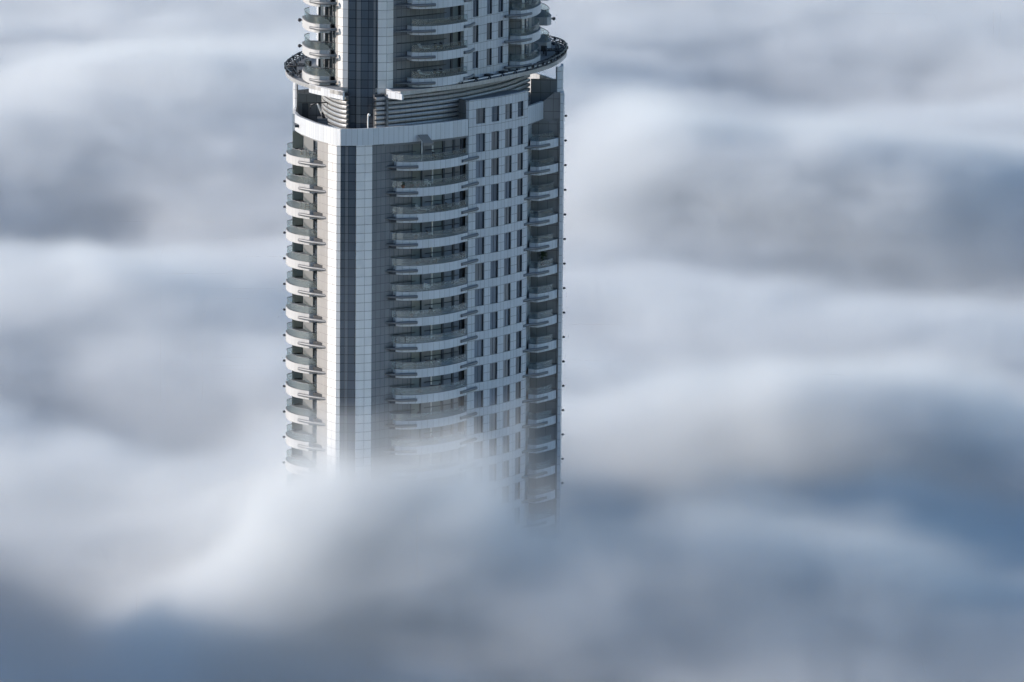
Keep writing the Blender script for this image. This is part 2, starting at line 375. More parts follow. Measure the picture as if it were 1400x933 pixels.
# the same bay on the left flank, seen end-on
frontL = smooth([(-16.9, -19.6), (-17.62, -20.86), (-17.55, -22.65), (-17.2, -24.35), (-16.65, -25.6), (-15.86, -26.75), (-14.44, -28.0)], 4) + [(-13.28, -27.6)]
LC = (-14, -20)
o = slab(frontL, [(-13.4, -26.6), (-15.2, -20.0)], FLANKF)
f = offset(frontL, .16, LC)
b = MB(); b.wall(f, 0, .86, .03, RAILG, inside=LC); b.build('glass_railing', o)
b = MB(); b.tube(z3(f, .88), .04, BAR, 6); b.build('handrail', o)
b = MB(); b.wall([(-13.4, -27.7), (-12.5, -29.6)], -.1, .86, .03, RAILG, inside=(-10, -25)); b.tube(z3([(-14.0, -26.4), (-13.4, -27.7), (-12.5, -29.6)], .88), .05, STEEL, 6); b.build('glass_screen', o)
P = [(-15.84, -27.0), (-14.40, -28.5), (-13.26, -29.4), (-12.15, -30.2)]
bar(P, o, r=.16, rz=.19)
b = MB(); b.prism([(-13.9, -28.2), (-12.3, -29.9), (-12.35, -29.5), (-13.2, -27.7)], -.85, -.12, STEEL); b.build('ledge_plate', o)  # ledge made deep and dark to stand in for the balcony's shadow
b = MB(); b.ball((-17.85, -21.6, -.55), .19, STEEL, .85); b.tube([(-17.85, -21.6, -.6), (-17.3, -21.6, -.5)], .11, STEEL, 6); b.build('lamp', o)
proto['flank'] = o
# angular balcony in the recess by the fin
frontM = [(13.53, -10.75), (14.71, -11.25)] + smooth([(14.71, -11.25), (15.92, -9.75), (16.75, -8.4), (17.22, -7.45)], 3)[1:]
MC = (13.5, -7)
o = slab(frontM, [(17.2, -6.95), (13.6, -6.95)])
fm = offset(frontM[:-3], .14, MC)
b = MB(); b.wall(fm, 0, .86, .03, RAILG, inside=MC); b.build('glass_railing', o)
b = MB(); b.tube(z3(fm, .88), .035, BAR, 6); b.build('handrail', o)
bar([(12.75, -13.2), (13.84, -12.0), (14.75, -11.55), (16.05, -9.75)], o, r=.17, rz=.19)
proto['mid'] = o

def put(o, z, first, rot=False):
    c = o if first else copy_tree(o, tower)
    c.location = (0, 0, z)
    if rot: c.location = (.5, -5, z); c.rotation_euler = (0, 0, math.pi)
    return c
for k in range(N_LOW):
    for key in ('bow', 'flank', 'mid'): put(proto[key], Z_LOW - H * k, k == 0)
    if k < 16: put(proto['flank'], Z_LOW - H * k, False, True)

# left flank behind the balconies: pale wall, dark columns, glass end panel
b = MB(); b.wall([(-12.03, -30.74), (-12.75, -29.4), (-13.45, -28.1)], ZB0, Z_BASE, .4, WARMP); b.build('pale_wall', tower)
b = MB(); b.wall([(-13.25, -27.9), (-14.9, -19.2)], ZB0, Z_BASE, .3, SHAFT, inside=(-8, -20)); b.build('curtain_wall', tower)
for p, w in (((-15.05, -19.75), .22), ((-14.35, -21.4), .18), ((-13.95, -24.6), .26)):
    b = MB(); b.box((p[0], p[1], (ZB0 + Z_BASE) / 2), (w, .3, Z_BASE - ZB0), FRAME); b.build('column', tower)
for k in range(N_LOW):
    b = MB(); b.wall([(-16.9, -19.45), (-15.2, -19.2)], Z_LOW - H * k + .05, Z_LOW - H * k + H - 1.14, .15, ENDG); b.build('end_glass', tower)

# ------------------------------------------------------------------ ring, drum and roof plant level
RING = smooth([(-2.75, -30.3), (-2.2, -29.70), (.94, -26.54), (5.54, -21.82), (9.25, -16.41), (13.01, -10.22), (15.39, -5.10), (16.84, -.71), (18.02, 5.18), (18.54, 11.10), (17.91, 17.78), (15.49, 23.0)], 4)
RING = offset(RING, .2, (0, -3))
RINGL = smooth([(-15.0, 8.0), (-16.73, 3.01), (-17.80, -2.13), (-18.43, -8.61), (-17.71, -15.61), (-16.33, -20.39), (-14.41, -24.74), (-12.47, -27.69), (-10.35, -30.9)], 4)
RINGL = offset(RINGL, .2, (0, -3))
b = MB()
ring = RING + [(9, 27.5), (3, 24), (-6, 16)] + RINGL + [(-10.35, -27.0), (-4.9, -27.2), (-4.6, -28.6), (-2.9, -30.1)]
b.prism(ring, 196.62, 197.14, LOUVRE, ROOFM); b.build('ring_deck', tower)
b = MB(); b.wall(sub(RINGL, arclen(RINGL)[-1] - 8.4, arclen(RINGL)[-1], 8), 196.1, 197.2, .25, WHITE, inside=(-5, -12)); b.build('ring_fascia', tower)
b = MB(); b.wall([(-4.75, -28.7), (-2.75, -30.55)], 196.15, 197.3, .3, WHITE, zt=[197.35, 196.85]); b.build('fascia_wedge', tower)
drR = smooth([(-6.04, -29.33), (-1.85, -26.3), (2.98, -21.9), (6.31, -17.42), (10.18, -10.26), (13.40, -1.25)], 5)
drL = smooth([(-9.75, -28.4), (-10.6, -27.3), (-11.9, -23.96), (-13.0, -18.93), (-13.3, -12.8)], 5)
for ln, ins in ((drR, (-3, -10)), (drL, (-3, -12))):
    b = MB(); b.wall(offset(ln, .3, ins), 190.6, 196.6, .3, FRAME, inside=ins); o = b.build('drum_wall', tower)
    for j in range(9):
        z = 191.0 + j * .60
        prof = [(-.28, z), (.02, z + .02), (.10, z + .12), (.11, z + .30), (.04, z + .44), (-.28, z + .48)]
        b = MB(); b.sweep(ln, prof, LOUVRE, inside=ins); b.build('louvre', o)
# notch walls beside the shaft
b = MB(); b.wall([(-4.7, -28.9), (-5.6, -27.2)], 190.6, 196.6, .25, DARKP, inside=(0, -26)); b.build('notch_wall', tower)

# upper block
ZT = Z_UP + H * N_UP
U_L = [(-11.75, -24.0), (-10.97, -25.48)]; U_PL = [(-10.97, -25.48), (-10.35, -26.25)]; U_PL2 = [(-10.35, -26.25), (-9.66, -26.4)]
U_SH = [(-9.66, -26.9), (-8.64, -27.45), (-5.86, -27.42)]; U_PR = [(-5.86, -27.42), (-4.58, -27.19), (-3.95, -26.71)]
for ln, m in ((U_PL, BRIGHT), (U_PL2, WHITE), (U_PR, BRIGHT)):
    b = MB(); b.wall(ln, 190.6, ZT, .5, m, u0=.1); b.build('pilaster', tower)
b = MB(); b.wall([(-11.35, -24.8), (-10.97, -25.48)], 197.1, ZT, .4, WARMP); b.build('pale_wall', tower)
b = MB()
for a0, a1, m, dp in ((-9.64, -8.62, SHAFT, .35), (-8.62, -8.02, SHAFT2, .12), (-8.02, -6.5, SHAFT, .16), (-6.5, -6.15, SHAFT2, .14), (-6.15, -5.88, SHAFT, .3)):
    b.wall([(a0, -27.45 + dp), (a1, -27.45 + dp)], 190.6, ZT, .3, m)
b.build('glass_shaft', tower)
UF = smooth([(-3.95, -26.6), (-1.63, -24.95), (1.76, -21.9), (4.92, -18.35)], 5)
AU = arclen(UF)[-1]
b = MB(); b.wall(offset(sub(UF, 0, AU * .72, 8), .35), 197.1, ZT, .3, GREYP); b.build('curtain_wall', tower)
udoor = offset(sub(UF, AU * .72, AU, 5), .75); AUD = arclen(udoor)[-1]
for j in range(N_UP):
    z = Z_UP + H * j
    b = MB()
    for e0, e1, m in ((.08, .5, PANE), (.55, .95, DOORG)): b.wall(sub(udoor, AUD * e0, AUD * e1, 2), z, z + H - 1.12, .06, m)
    b.build('glass_door', tower)
    b = MB(); b.wall(udoor, z - 1.12, z, .3, GREYP); b.build('slab_edge', tower)
for e in (.03, .53, .97):
    b = MB(); p = along(udoor, AUD * e); b.box((p[0], p[1], (197.1 + ZT) / 2), (.3, .3, ZT - 197.1), FRAME, rz=.8); b.build('column', tower)
UW = smooth([(4.92, -18.5), (6.04, -16.95), (6.79, -15.75), (7.83, -13.95), (8.51, -12.95), (9.28, -11.7), (9.92, -10.6), (10.61, -9.4)], 4)
UE = [arclen(UW)[k * 4] for k in range(8)]
UWIN = [(UE[1], UE[2]), (UE[3], UE[4]), (UE[5], UE[6])]
window_wall(UW, UWIN, [(197.14, Z_UP)] + [(Z_UP + H * j - 1.12, Z_UP + H * j) for j in range(1, N_UP)], ZT, 197.14, 'window_wall')
for j in range(N_UP):
    for w0, w1 in UWIN: window(UW, w0, w1, Z_UP + H * j, Z_UP + H * (j + 1) - 1.12)
# upper bow balcony
fu = [(-1.62, -26.2), (-.50, -26.5)] + smooth([(-.50, -26.5), (1.40, -25.7), (2.90, -24.35), (4.19, -22.75), (5.5, -20.75)], 4)[1:]
o = slab(fu, [(5.1, -18.6), (2, -21.5), (-2.2, -25.2)])
rail(fu, o, .86, inside=(0, -20))
bar([(-3.75, -27.05), (-1.88, -26.85), (-.50, -26.9), (1.39, -26.05)], o, taper='start')
b = MB(); b.prism([(-3.6, -27.0), (-1.7, -26.75), (-1.65, -26.1), (-2.4, -25.9)], -.52, -.44, FRAME); b.build('ledge_plate', o)
bar([(5.0, -21.7), (5.8, -20.3), (6.2, -18.2)], o, r=.2)
b = MB(); b.tube(z3(offset(sub(UF, .8, AU * .75, 5), .3), 1.05), .05, STEEL, 6); b.build('rear_rail', o)
pu = o
# upper left bow
fl_ = smooth([(-15.2, -15.2), (-15.76, -16.83), (-15.55, -19.9), (-14.9, -22.8), (-14.1, -24.4), (-13.32, -25.0)], 4) + [(-12.03, -24.9)]
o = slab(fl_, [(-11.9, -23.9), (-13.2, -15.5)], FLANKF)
ul = offset(fl_, .3, (-12, -19))
b = MB(); b.wall(ul, 0, .9, .03, RAILG, inside=(-12, -19)); b.build('glass_railing', o)
b = MB(); b.tube(z3(ul, .92), .045, STEEL, 6); b.build('handrail', o)
bar([(-14.56, -23.6), (-13.40, -25.2), (-12.16, -25.75), (-11.1, -25.7)], o, r=.17)
b = MB(); b.ball((-16.1, -17.4, -.45), .24, STEEL); b.tube([(-16.1, -17.4, -.45), (-15.5, -17.4, -.45)], .09, STEEL, 6); b.build('lamp', o)
b = MB(); b.wall([(-11.95, -24.8), (-11.2, -24.95)], -.02, .9, .03, RAILG); b.tube(z3([(-12.6, -23.6), (-11.15, -25.0)], .92), .05, STEEL, 6); b.build('glass_screen', o)
pul = o
# upper end balcony on the right, rounded towards the rear
fm_ = [(10.76, -8.9), (12.21, -9.45)] + smooth([(12.21, -9.45), (13.32, -8.0), (14.18, -5.5), (14.75, -2.3), (14.75, .9), (14.2, 2.6)], 4)[1:]
o = slab(fm_, [(11.6, 2.6), (10.6, -6)])
mr = offset(fm_, .2, (12, -3))
b = MB(); b.wall(mr, 0, .86, .03, RAILG, inside=(12, -3)); b.build('glass_railing', o)
b = MB(); b.tube(z3(mr, .88), .04, BAR, 6); b.build('handrail', o)
bar([(10.15, -10.9), (11.53, -9.9), (12.45, -9.35), (13.55, -7.45)], o, r=.17, rz=.19)
pum = o
for j in range(N_UP):
    for q in (pu, pul, pum):
        put(q, Z_UP + H * j, j == 0)
    put(pul, Z_UP + H * j, False, True)
    put(pum, Z_UP + H * j, False, True)
# walls behind the upper end balconies
b = MB(); b.wall([(10.6, -8.3), (10.75, -6.6), (12.2, -6.4)], 197.14, ZT, .3, DARKP, inside=(10, 4)); b.build('recess_wall', tower)
b = MB(); b.wall([(12.3, -6.3), (12.7, -6.2)], 197.14, ZT, .4, BRIGHT); b.build('pale_pier', tower)
b = MB(); b.wall([(12.9, -5.6), (13.3, -3.6)], 197.14, ZT, .3, SHAFT); b.build('curtain_wall', tower)
b = MB(); b.box((13.45, -3.2, (197.14 + ZT) / 2), (.3, .4, ZT - 197.14), WHITEP); b.build('pale_pier', tower)
b = MB(); b.wall([(-11.5, -23.6), (-13.2, -15.5)], 197.14, ZT, .3, SHAFT2); b.build('curtain_wall', tower)
for p, w in (((-13.6, -15.9), .3), ((-13.2, -17.4), .25), ((-12.6, -19.4), .4), ((-11.95, -22.6), .35)):
    b = MB(); b.box((p[0], p[1], (197.14 + ZT) / 2), (w, .3, ZT - 197.14), WHITEP if w == .25 else FRAME); b.build('column', tower)
# core of the upper block, plain above the frame
uo = [(-11.3, -23.0), (-9.6, -26.4), (-5.9, -26.6), (-3.6, -25.6), (1.5, -21.0), (5.0, -17.3), (10.2, -8.0), (11.9, -4.5), (12.3, 4)]
uo = uo + [rot180(p) for p in uo]
uo = [(p[0] * .955, (p[1] + 2.5) * .955 - 2.5) for p in uo]
b = MB(); b.prism(uo, 190.6, ZT - .1, CORE); b.build('upper_core', tower)
b = MB(); b.prism([(p[0] * 1.04, (p[1] + 2.5) * 1.04 - 2.5) for p in uo], ZT, ZT + 26, GREYP, ROOFM); b.build('crown_storeys', tower)

# window-cleaning track round both ends of the ring: two rails on ties, brackets and a gantry
def track(line, ins):
    b = MB(); out = offset(line, .0, ins); inn = offset(line, .95, ins)
    b.tube(z3(out, 197.75), .09, STEEL, 6); b.tube(z3(inn, 197.62), .08, STEEL, 6); b.tube(z3(out, 197.3), .06, STEEL, 6)
    A = arclen(line)[-1]; n = int(A / 1.6)
    for i in range(n + 1):
        p, q = along(out, arclen(out)[-1] * i / n), along(inn, arclen(inn)[-1] * i / n)
        b.tube([(*p, 197.75), (*q, 197.62)], .06, STEEL, 5); b.tube([(*p, 197.3), (*p, 197.78)], .07, STEEL, 5); b.tube([(*q, 197.1), (*q, 197.66)], .07, STEEL, 5)
        if i % 2: b.box((p[0], p[1], 197.62), (.38, .5, .34), STEEL)
    return b.build('cleaning_track', tower)
track(sub(RING, arclen(RING)[-1] - 34, arclen(RING)[-1], 26), (0, -2)); track(sub(RINGL, 4.5, arclen(RINGL)[-1] - 14.5, 22), (0, -2))
def gantry(p, q):
    b = MB(); d = Vector((q[0] - p[0], q[1] - p[1], 0)).normalized(); n = Vector((-d.y, d.x, 0)) * .9
    P, Q = Vector((*p, 197.8)), Vector((*q, 197.8))
    for s in (-1, 1): b.tube([P + n * s, Q + n * s], .1, STEEL, 6)
    L = (Q - P).length
    for i in range(5):
        c = P + (Q - P) * (i / 4); b.tube([c - n, c + n], .08, STEEL, 5)
    for c in (P + (Q - P) * .3, Q - (Q - P) * .05):
        for s in (-1, 1): b.tube([c + n * s + Vector((0, 0, -.7)), c + n * s + Vector((0, 0, .45))], .1, STEEL, 5)
    b.box((Q.x, Q.y, 198.0), (.8, .8, .7), STEEL)
    return b.build('track_gantry', tower)
gantry((-17.6, -10.5), (-15.2, -10.2)); gantry((17.8, 7.0), (15.3, 6.6))
b = MB()
A = arclen(RING)[-1]
for i in range(9):
    s = 8 + i * 3.1
    P = offset(sub(RING, s, s + 2.5, 3), .12, (0, -6)); b.tube(z3(P, 197.42), .07, WHITEP, 6)
    b.box((*P[0], 197.28), (.15, .15, .3), STEEL); b.box((*P[-1], 197.28), (.15, .15, .3), STEEL)
b.build('edge_rail', tower)
for s in (12, 15.5, 19, 22.5, 26):
    b = MB(); p = along(offset(RING, 1.6, (0, -6)), s); b.box((*p, 197.3), (.8, .9, .3), STEEL, rz=.9); b.build('track_bracket', tower)

# ------------------------------------------------------------------ loose things
def place(o, x, y, z, rz=0.): o.location = (x, y, z); o.rotation_euler = (0, 0, rz); return o
def chair(name, label, body, cush, w=.62, hb=.9, group=None):
    t = tag(empty(name), label, 'chair', group)
    b = MB(); b.box((0, 0, .36), (w, w, .1), body); b.build('seat', t)
    b = MB(); b.box((0, 0, .44), (w - .1, w - .1, .08), cush); b.build('cushion', t)
    b = MB(); b.box((0, w / 2 - .04, .62), (w, .08, hb - .35), body); b.build('backrest', t)
    for sx in (-1, 1):
        b = MB(); b.box((sx * (w / 2 - .04), 0, .58), (.07, w, .05), body); b.build('armrest', t)
        for sy in (-1, 1):
            b = MB(); b.box((sx * (w / 2 - .05), sy * (w / 2 - .05), .155), (.06, .06, .31), body); b.build('leg', t)
    return t
def table(label, group=None, r=.42):
    t = tag(empty('side_table'), label, 'table', group)
    b = MB(); b.prism([(r * math.cos(a), r * math.sin(a)) for a in (k * math.pi / 8 for k in range(16))], .68, .73, WICKER); b.build('tabletop', t)
    b = MB(); b.tube([(0, 0, .02), (0, 0, .68)], .05, STEEL, 8); b.build('leg', t)
    b = MB(); b.prism([(.25 * math.cos(a), .25 * math.sin(a)) for a in (k * math.pi / 6 for k in range(12))], 0, .04, STEEL); b.build('base', t)
    return t
def plant(name, label, h, spread, n, pot=POT, seed=1, group=None):
    r = random.Random(seed); t = tag(empty(name), label, 'plant', group)
    b = MB(); prof = [.16, .2, .24, .25, .22]; P = [(0, 0, z) for z in (0, .12, .28, .4, .4)]
    b.tube(P[:4], .24, pot, 12, None, [.7, .85, 1, 1.05]); b.build('pot', t)
    b = MB(); b.tube([(0, 0, .35), (.02, 0, h * .6)], .035, WICKER, 6); b.build('stem', t)
    b = MB()
    for i in range(n):
        a = r.random() * 6.283; el = r.uniform(-.2, 1.2); L = spread * r.uniform(.6, 1.0)
        base = Vector((0, 0, h * r.uniform(.35, .7))); d = Vector((math.cos(a) * math.cos(el), math.sin(a) * math.cos(el), math.sin(el)))
        tip = base + d * L + Vector((0, 0, -L * .25)); mid = base + d * L * .55 + Vector((0, 0, .05)); sd = Vector((-math.sin(a), math.cos(a), 0)) * L * .13
        b.face([base, mid - sd, tip, mid + sd], [(0, 0)] * 4, LEAF)
    b.build('foliage', t); return t
def lounger(label):
    t = tag(empty('sun_lounger'), label, 'sun lounger')
    b = MB(); b.box((0, 0, .3), (.65, 1.3, .08), WICKER); b.build('frame', t)
    b = MB(); b.box((0, -.05, .38), (.6, 1.2, .08), CUSH); b.build('mattress', t)
    b = MB(); b.face([(-.3, .62, .34), (.3, .62, .34), (.3, 1.1, .85), (-.3, 1.1, .85)], [(0, 0)] * 4, CUSH); b.face([(-.3, .66, .30), (.3, .66, .30), (.3, 1.14, .81), (-.3, 1.14, .81)], [(0, 0)] * 4, WICKER)
    b.face([(-.3, .62, .34), (-.3, .66, .30), (-.3, 1.14, .81), (-.3, 1.1, .85)], [(0, 0)] * 4, WICKER); b.face([(.3, .62, .34), (.3, .66, .30), (.3, 1.14, .81), (.3, 1.1, .85)], [(0, 0)] * 4, WICKER); b.build('backrest', t)
    for sx in (-1, 1):
        for sy in (-1, 1):
            b = MB(); b.box((sx * .28, sy * .55, .13), (.06, .06, .26), WICKER); b.build('leg', t)
    return t
ORD = ['topmost', 'second', 'third', 'fourth', 'fifth', 'sixth', 'seventh', 'eighth', 'ninth', 'tenth', 'eleventh', 'twelfth']
def deck(k): return Z_LOW - H * k - .018
bowin = offset(FRONT, -.25)                      # a walking line on the bow balconies, between railing and doors
def bow_at(s, k, d=-.25): p = along(offset(FRONT, d), s); return p[0], p[1], deck(k)
# white chairs the photo shows on two of the long balconies
for k, s in ((1, 7.9), (5, 7.9)):
    place(chair('armchair', f'white armchair on the {ORD[k]} long balcony below the parapet', WHITEP, CUSH), *bow_at(s, k, -.55), 2.4)
for k, s in ((0, 9.3), (3, 8.3), (6, 8.9), (7, 5.0), (10, 7.2)):
    place(chair('wicker_armchair', f'dark wicker armchair on the {ORD[k]} long balcony from the top', WICKER, CUSH, group='dark chairs on the long balconies'), *bow_at(s, k), 2.4 + rnd.uniform(-.6, .6))
for k, s in ((0, 10.4), (2, 9.4), (5, 10.0), (8, 6.2)):
    place(table(f'small round dark table on the {ORD[k]} long balcony from the top', 'small tables on the long balconies'), *bow_at(s, k))
for k, s, h in ((1, 4.3, .9), (1, 5.6, .85), (1, 6.5, .7), (3, 6.3, .8), (4, 6.6, .85), (4, 9.4, .6), (6, 5.6, .8), (9, 7.0, .7)):
    lab = {(1, 4.3): 'bushy potted shrub at the far left of three on the second balcony', (1, 5.6): 'middle potted shrub of three on the second long balcony', (1, 6.5): 'smallest potted shrub of three, beside the white chair balcony door',
           (3, 6.3): 'potted shrub alone behind the glass of the fourth long balcony', (4, 6.6): 'taller potted shrub on the fifth long balcony', (4, 9.4): 'low potted shrub on the fifth long balcony',
           (6, 5.6): 'potted shrub on the seventh long balcony beside a wicker chair', (9, 7.0): 'low potted shrub on the tenth long balcony near the mist'}[(k, s)]
    place(plant('potted_shrub', lab, h, .42, 46, seed=int(k * 10 + s * 3), group='potted shrubs on the balconies'), *bow_at(s, k))
place(plant('potted_palm', 'dark spiky potted palm standing on a recessed right-hand balcony', 2.2, 1.15, 60, seed=5), 15.3, -8.6, deck(5))
place(lounger('dark sun lounger with pale cushion on the third long balcony'), *bow_at(7.4, 2), 1.0)
upin = offset(UF, -1.2)
for j, nm in ((0, 'lowest'), (1, 'second lowest')):
    p = along(upin, 4.2); place(lounger(f'pale sun lounger on the {nm} balcony above the ring'), p[0], p[1], Z_UP + H * j - .018, .9)
    for q, s in enumerate((6.2, 7.2)):
        p = along(upin, s); place(chair('wicker_armchair', f'{"left" if q == 0 else "right"} dark chair of a pair on the {nm} balcony above the ring', WICKER, CUSH, group='dark chairs above the ring'), p[0], p[1], Z_UP + H * j - .018, 2.2)
for k, y in ((0, -24.6), (2, -25.2)):
    place(table(f'dark round table on the {ORD[k]} sunlit left balcony', 'tables on the sunlit left balconies'), -15.6, y + .5, deck(k))
    place(chair('wicker_armchair', f'dark wicker armchair on the {ORD[k]} sunlit left balcony', WICKER, CUSH, group='dark chairs on the sunlit balconies'), -14.7, y - 1.2, deck(k), 1.5)
for k, s in ((2, 10.6), (4, 8.2), (8, 9.0), (9, 9.8), (11, 8.6)):
    place(table(f'small dark table between two chairs on the {ORD[k]} long balcony', 'tables set between paired chairs'), *bow_at(s, k, -.4))
    for q, ds in (('left', -.75), ('right', .75)):
        place(chair('wicker_armchair', f'{q} chair of the pair beside a table on the {ORD[k]} long balcony', WICKER, CUSH, group='paired chairs on the long balconies'), *bow_at(s + ds, k, -.4), 2.4 + (.5 if ds < 0 else -.5))
# awning on the top long balcony
t = tag(empty('balcony_awning'), 'taupe canvas awning on a white post over the topmost long balcony', 'awning')
x, y, z = bow_at(7.35, 0, -.75); place(t, x, y, z, .62)
b = MB(); b.tube([(-.55, -.1, 0), (-.55, -.1, 2.6)], .06, WHITEP, 8); b.build('post', t)
b = MB()
cnv = [(-.75, -.75, 2.35), (.75, -.75, 2.3), (.75, .55, 3.2), (-.75, .55, 3.25)]
b.face(cnv, [(0, 0)] * 4, CANVAS); b.face([(p[0], p[1], p[2] + .05) for p in cnv], [(0, 0)] * 4, CANVAS)
for i in range(4):
    a, c = cnv[i], cnv[(i + 1) % 4]; b.face([a, c, (c[0], c[1], c[2] + .05), (a[0], a[1], a[2] + .05)], [(0, 0)] * 4, CANVAS)
b.face([(-.75, -.75, 2.35), (.75, -.75, 2.3), (.75, -.8, 1.98), (.4, -.8, 2.05), (0, -.8, 2.0), (-.4, -.8, 2.06), (-.75, -.8, 2.0)], [(0, 0)] * 7, CANVAS)
b.build('canopy', t)
# lamp post at the nose of the roof terrace
t = tag(empty('lamp_post', (-7.0, -31.2, 190.6)), 'slim pale lamp post with a round head on the roof terrace', 'lamp post')
b = MB(); b.tube([(0, 0, 0), (0, 0, 3.75)], .085, WHITEP, 8); b.build('pole', t)
b = MB(); b.ball((.12, -.05, 3.7), .2, WHITEP, .8); b.tube([(0, 0, 3.85), (.3, -.1, 3.75)], .07, WHITEP, 6); b.build('lamp_head', t)
# roof crane on the left terrace
t = tag(empty('roof_crane', (-12.9, -21.9, 190.6)), 'grey roof crane with a raised jib on the left terrace', 'crane')
b = MB(); b.box((0, 0, 1.15), (1.55, 1.7, 1.7), DARKP); b.build('cabin', t)
b = MB(); b.box((0, 0, .16), (1.7, 1.9, .28), STEEL); b.build('base', t)
b = MB(); b.tube([(.15, -.5, 1.95), (-.75, -.6, 3.9)], .13, WHITEP, 8); b.tube([(.15, -.5, 1.95), (-.2, -.55, 2.7)], .2, STEEL, 8); b.build('jib', t)
b = MB(); b.tube([(-1.6, -.6, 3.7), (-.75, -.6, 3.95), (.5, -.6, 4.05), (.55, -.6, 3.6)], .09, STEEL, 6); b.tube([(-1.6, -.6, 3.75), (-1.62, -.6, 3.2)], .05, STEEL, 5); b.build('spreader', t)
t = tag(empty('wall_speaker', (-16.0, -19.6, 190.6)), 'dark ventilator unit on a stand beside the roof crane', 'ventilator')
b = MB(); b.tube([(0, 0, 0), (0, 0, 1.3)], .07, STEEL, 6); b.build('stand', t)
b = MB(); b.ball((0, 0, 1.55), .34, STEEL); b.box((.1, -.2, 1.5), (.35, .3, .3), STEEL); b.build('fan_housing', t)
t.name = 'roof_ventilator'

# cloud and light settings
FOG_Z, FOG_D, FOG_SOFT, FOG_N1, FOG_N2, FOG_N3 = 139., .20, 7.5, 6., 12., 16.
FOG_COL = (.935, .965, .99)
SUN_AZ, SUN_EL, SUN_S, SUN_C = math.atan2(-.998, .04), R(14.5), 4.4, (1, .88, .77)
SKY_S, SKY_AIR, SKY_DUST, SKY_OZ = .135, 1., .2, 2.3
EXPO, VB, STEP, ADAPT = .38, 5, 1.8, .05
BANKS = [(72.1, 279.0, 33.1, 23.1, -0.45, 17), (78.8, 238.7, 37.0, 26.8, -0.2, -17), (70.2, 149.9, 17.0, 16.0, 0, 3), (50.3, 52.4, 29.7, 12.5, -0.15, 14), (-51.0, 376.5, 33.0, 61.2, -0.5, 11), (-65.8, 269.8, 21.4, 25.0, 0, -18), (-54.5, 171.1, 13.8, 16.9, 0.5, 7), (-38.3, 83.7, 11.6, 16.4, 0.4, -18), (-60.6, 112.9, 7.6, 13.7, 0, -8), (-44.7, -25.8, 8.4, 15.6, 0, -8), (-9.9, -94.5, 28.5, 8.6, 0, -5), (37.4, -102.4, 28.3, 7.6, 0, -7), (74.1, 459.2, 32.4, 29.3, -0.4, -15), (33.0, 294.0, 10.3, 52.8, 0, 8), (-20, -56, 7.5, 12, 0, 17), (-6, -57, 10, 13, 0, 14), (7, -57, 10, 12, 0, 12), (17, -50, 8, 10, 0, -6), (46, -54, 23, 9, -0.15, 12), (-115, -87, 28, 30, 0, 30), (-47, -62, 12, 18, 0, -13), (-30, -105, 26, 13, 0, -6), (62, -112, 30, 14, 0, -12)]  # the tall bank off-frame to the left is added to shade the foreground
W_AMP, W_UP, W_SOFT, W_D = 60., 8., 22., .08
V_UP, V_AMP, V_D = 13., 55., .007

# ------------------------------------------------------------------ ground, cloud, light, camera
b = MB(); b.face([(-9000, -9000, 0), (9000, -9000, 0), (9000, 9000, 0), (-9000, 9000, 0)], [(0, 0)] * 4, GROUND)
tag(b.build('ground'), kind='structure')

# The cloud sea: a real volume. Its upper surface is a height field of banks and hollows; density ramps up below it.
X0, X1, Y0, Y1, ZC0, ZC1 = -250., 240., -300., 800., 94., 180.
VOX = 2.1
GS = 6.0                       # height-field spacing
nx, ny = int((X1 - X0) / GS) + 2, int((Y1 - Y0) / GS) + 2
gx, gy = np.meshgrid(X0 + GS * np.arange(nx), Y0 + GS * np.arange(ny))
hgt = np.full(gx.shape, FOG_Z)
for x, y, sx, sy, rot, a in BANKS:
    c, s = math.cos(rot), math.sin(rot)
    u = ((gx - x) * c + (gy - y) * s) / sx; v = (-(gx - x) * s + (gy - y) * c) / sy
    hgt += a * np.exp(-.5 * (u * u + v * v))
cm = bpy.data.materials.new('cloud'); cm.use_nodes = True; t = cm.node_tree; t.nodes.clear()
pv = t.nodes.new('ShaderNodeVolumePrincipled'); pv.inputs['Color'].default_value = (*FOG_COL, 1); pv.inputs['Density'].default_value = 1.; pv.inputs['Anisotropy'].default_value = .35
om = t.nodes.new('ShaderNodeOutputMaterial'); t.links.new(pv.outputs[0], om.inputs['Volume'])
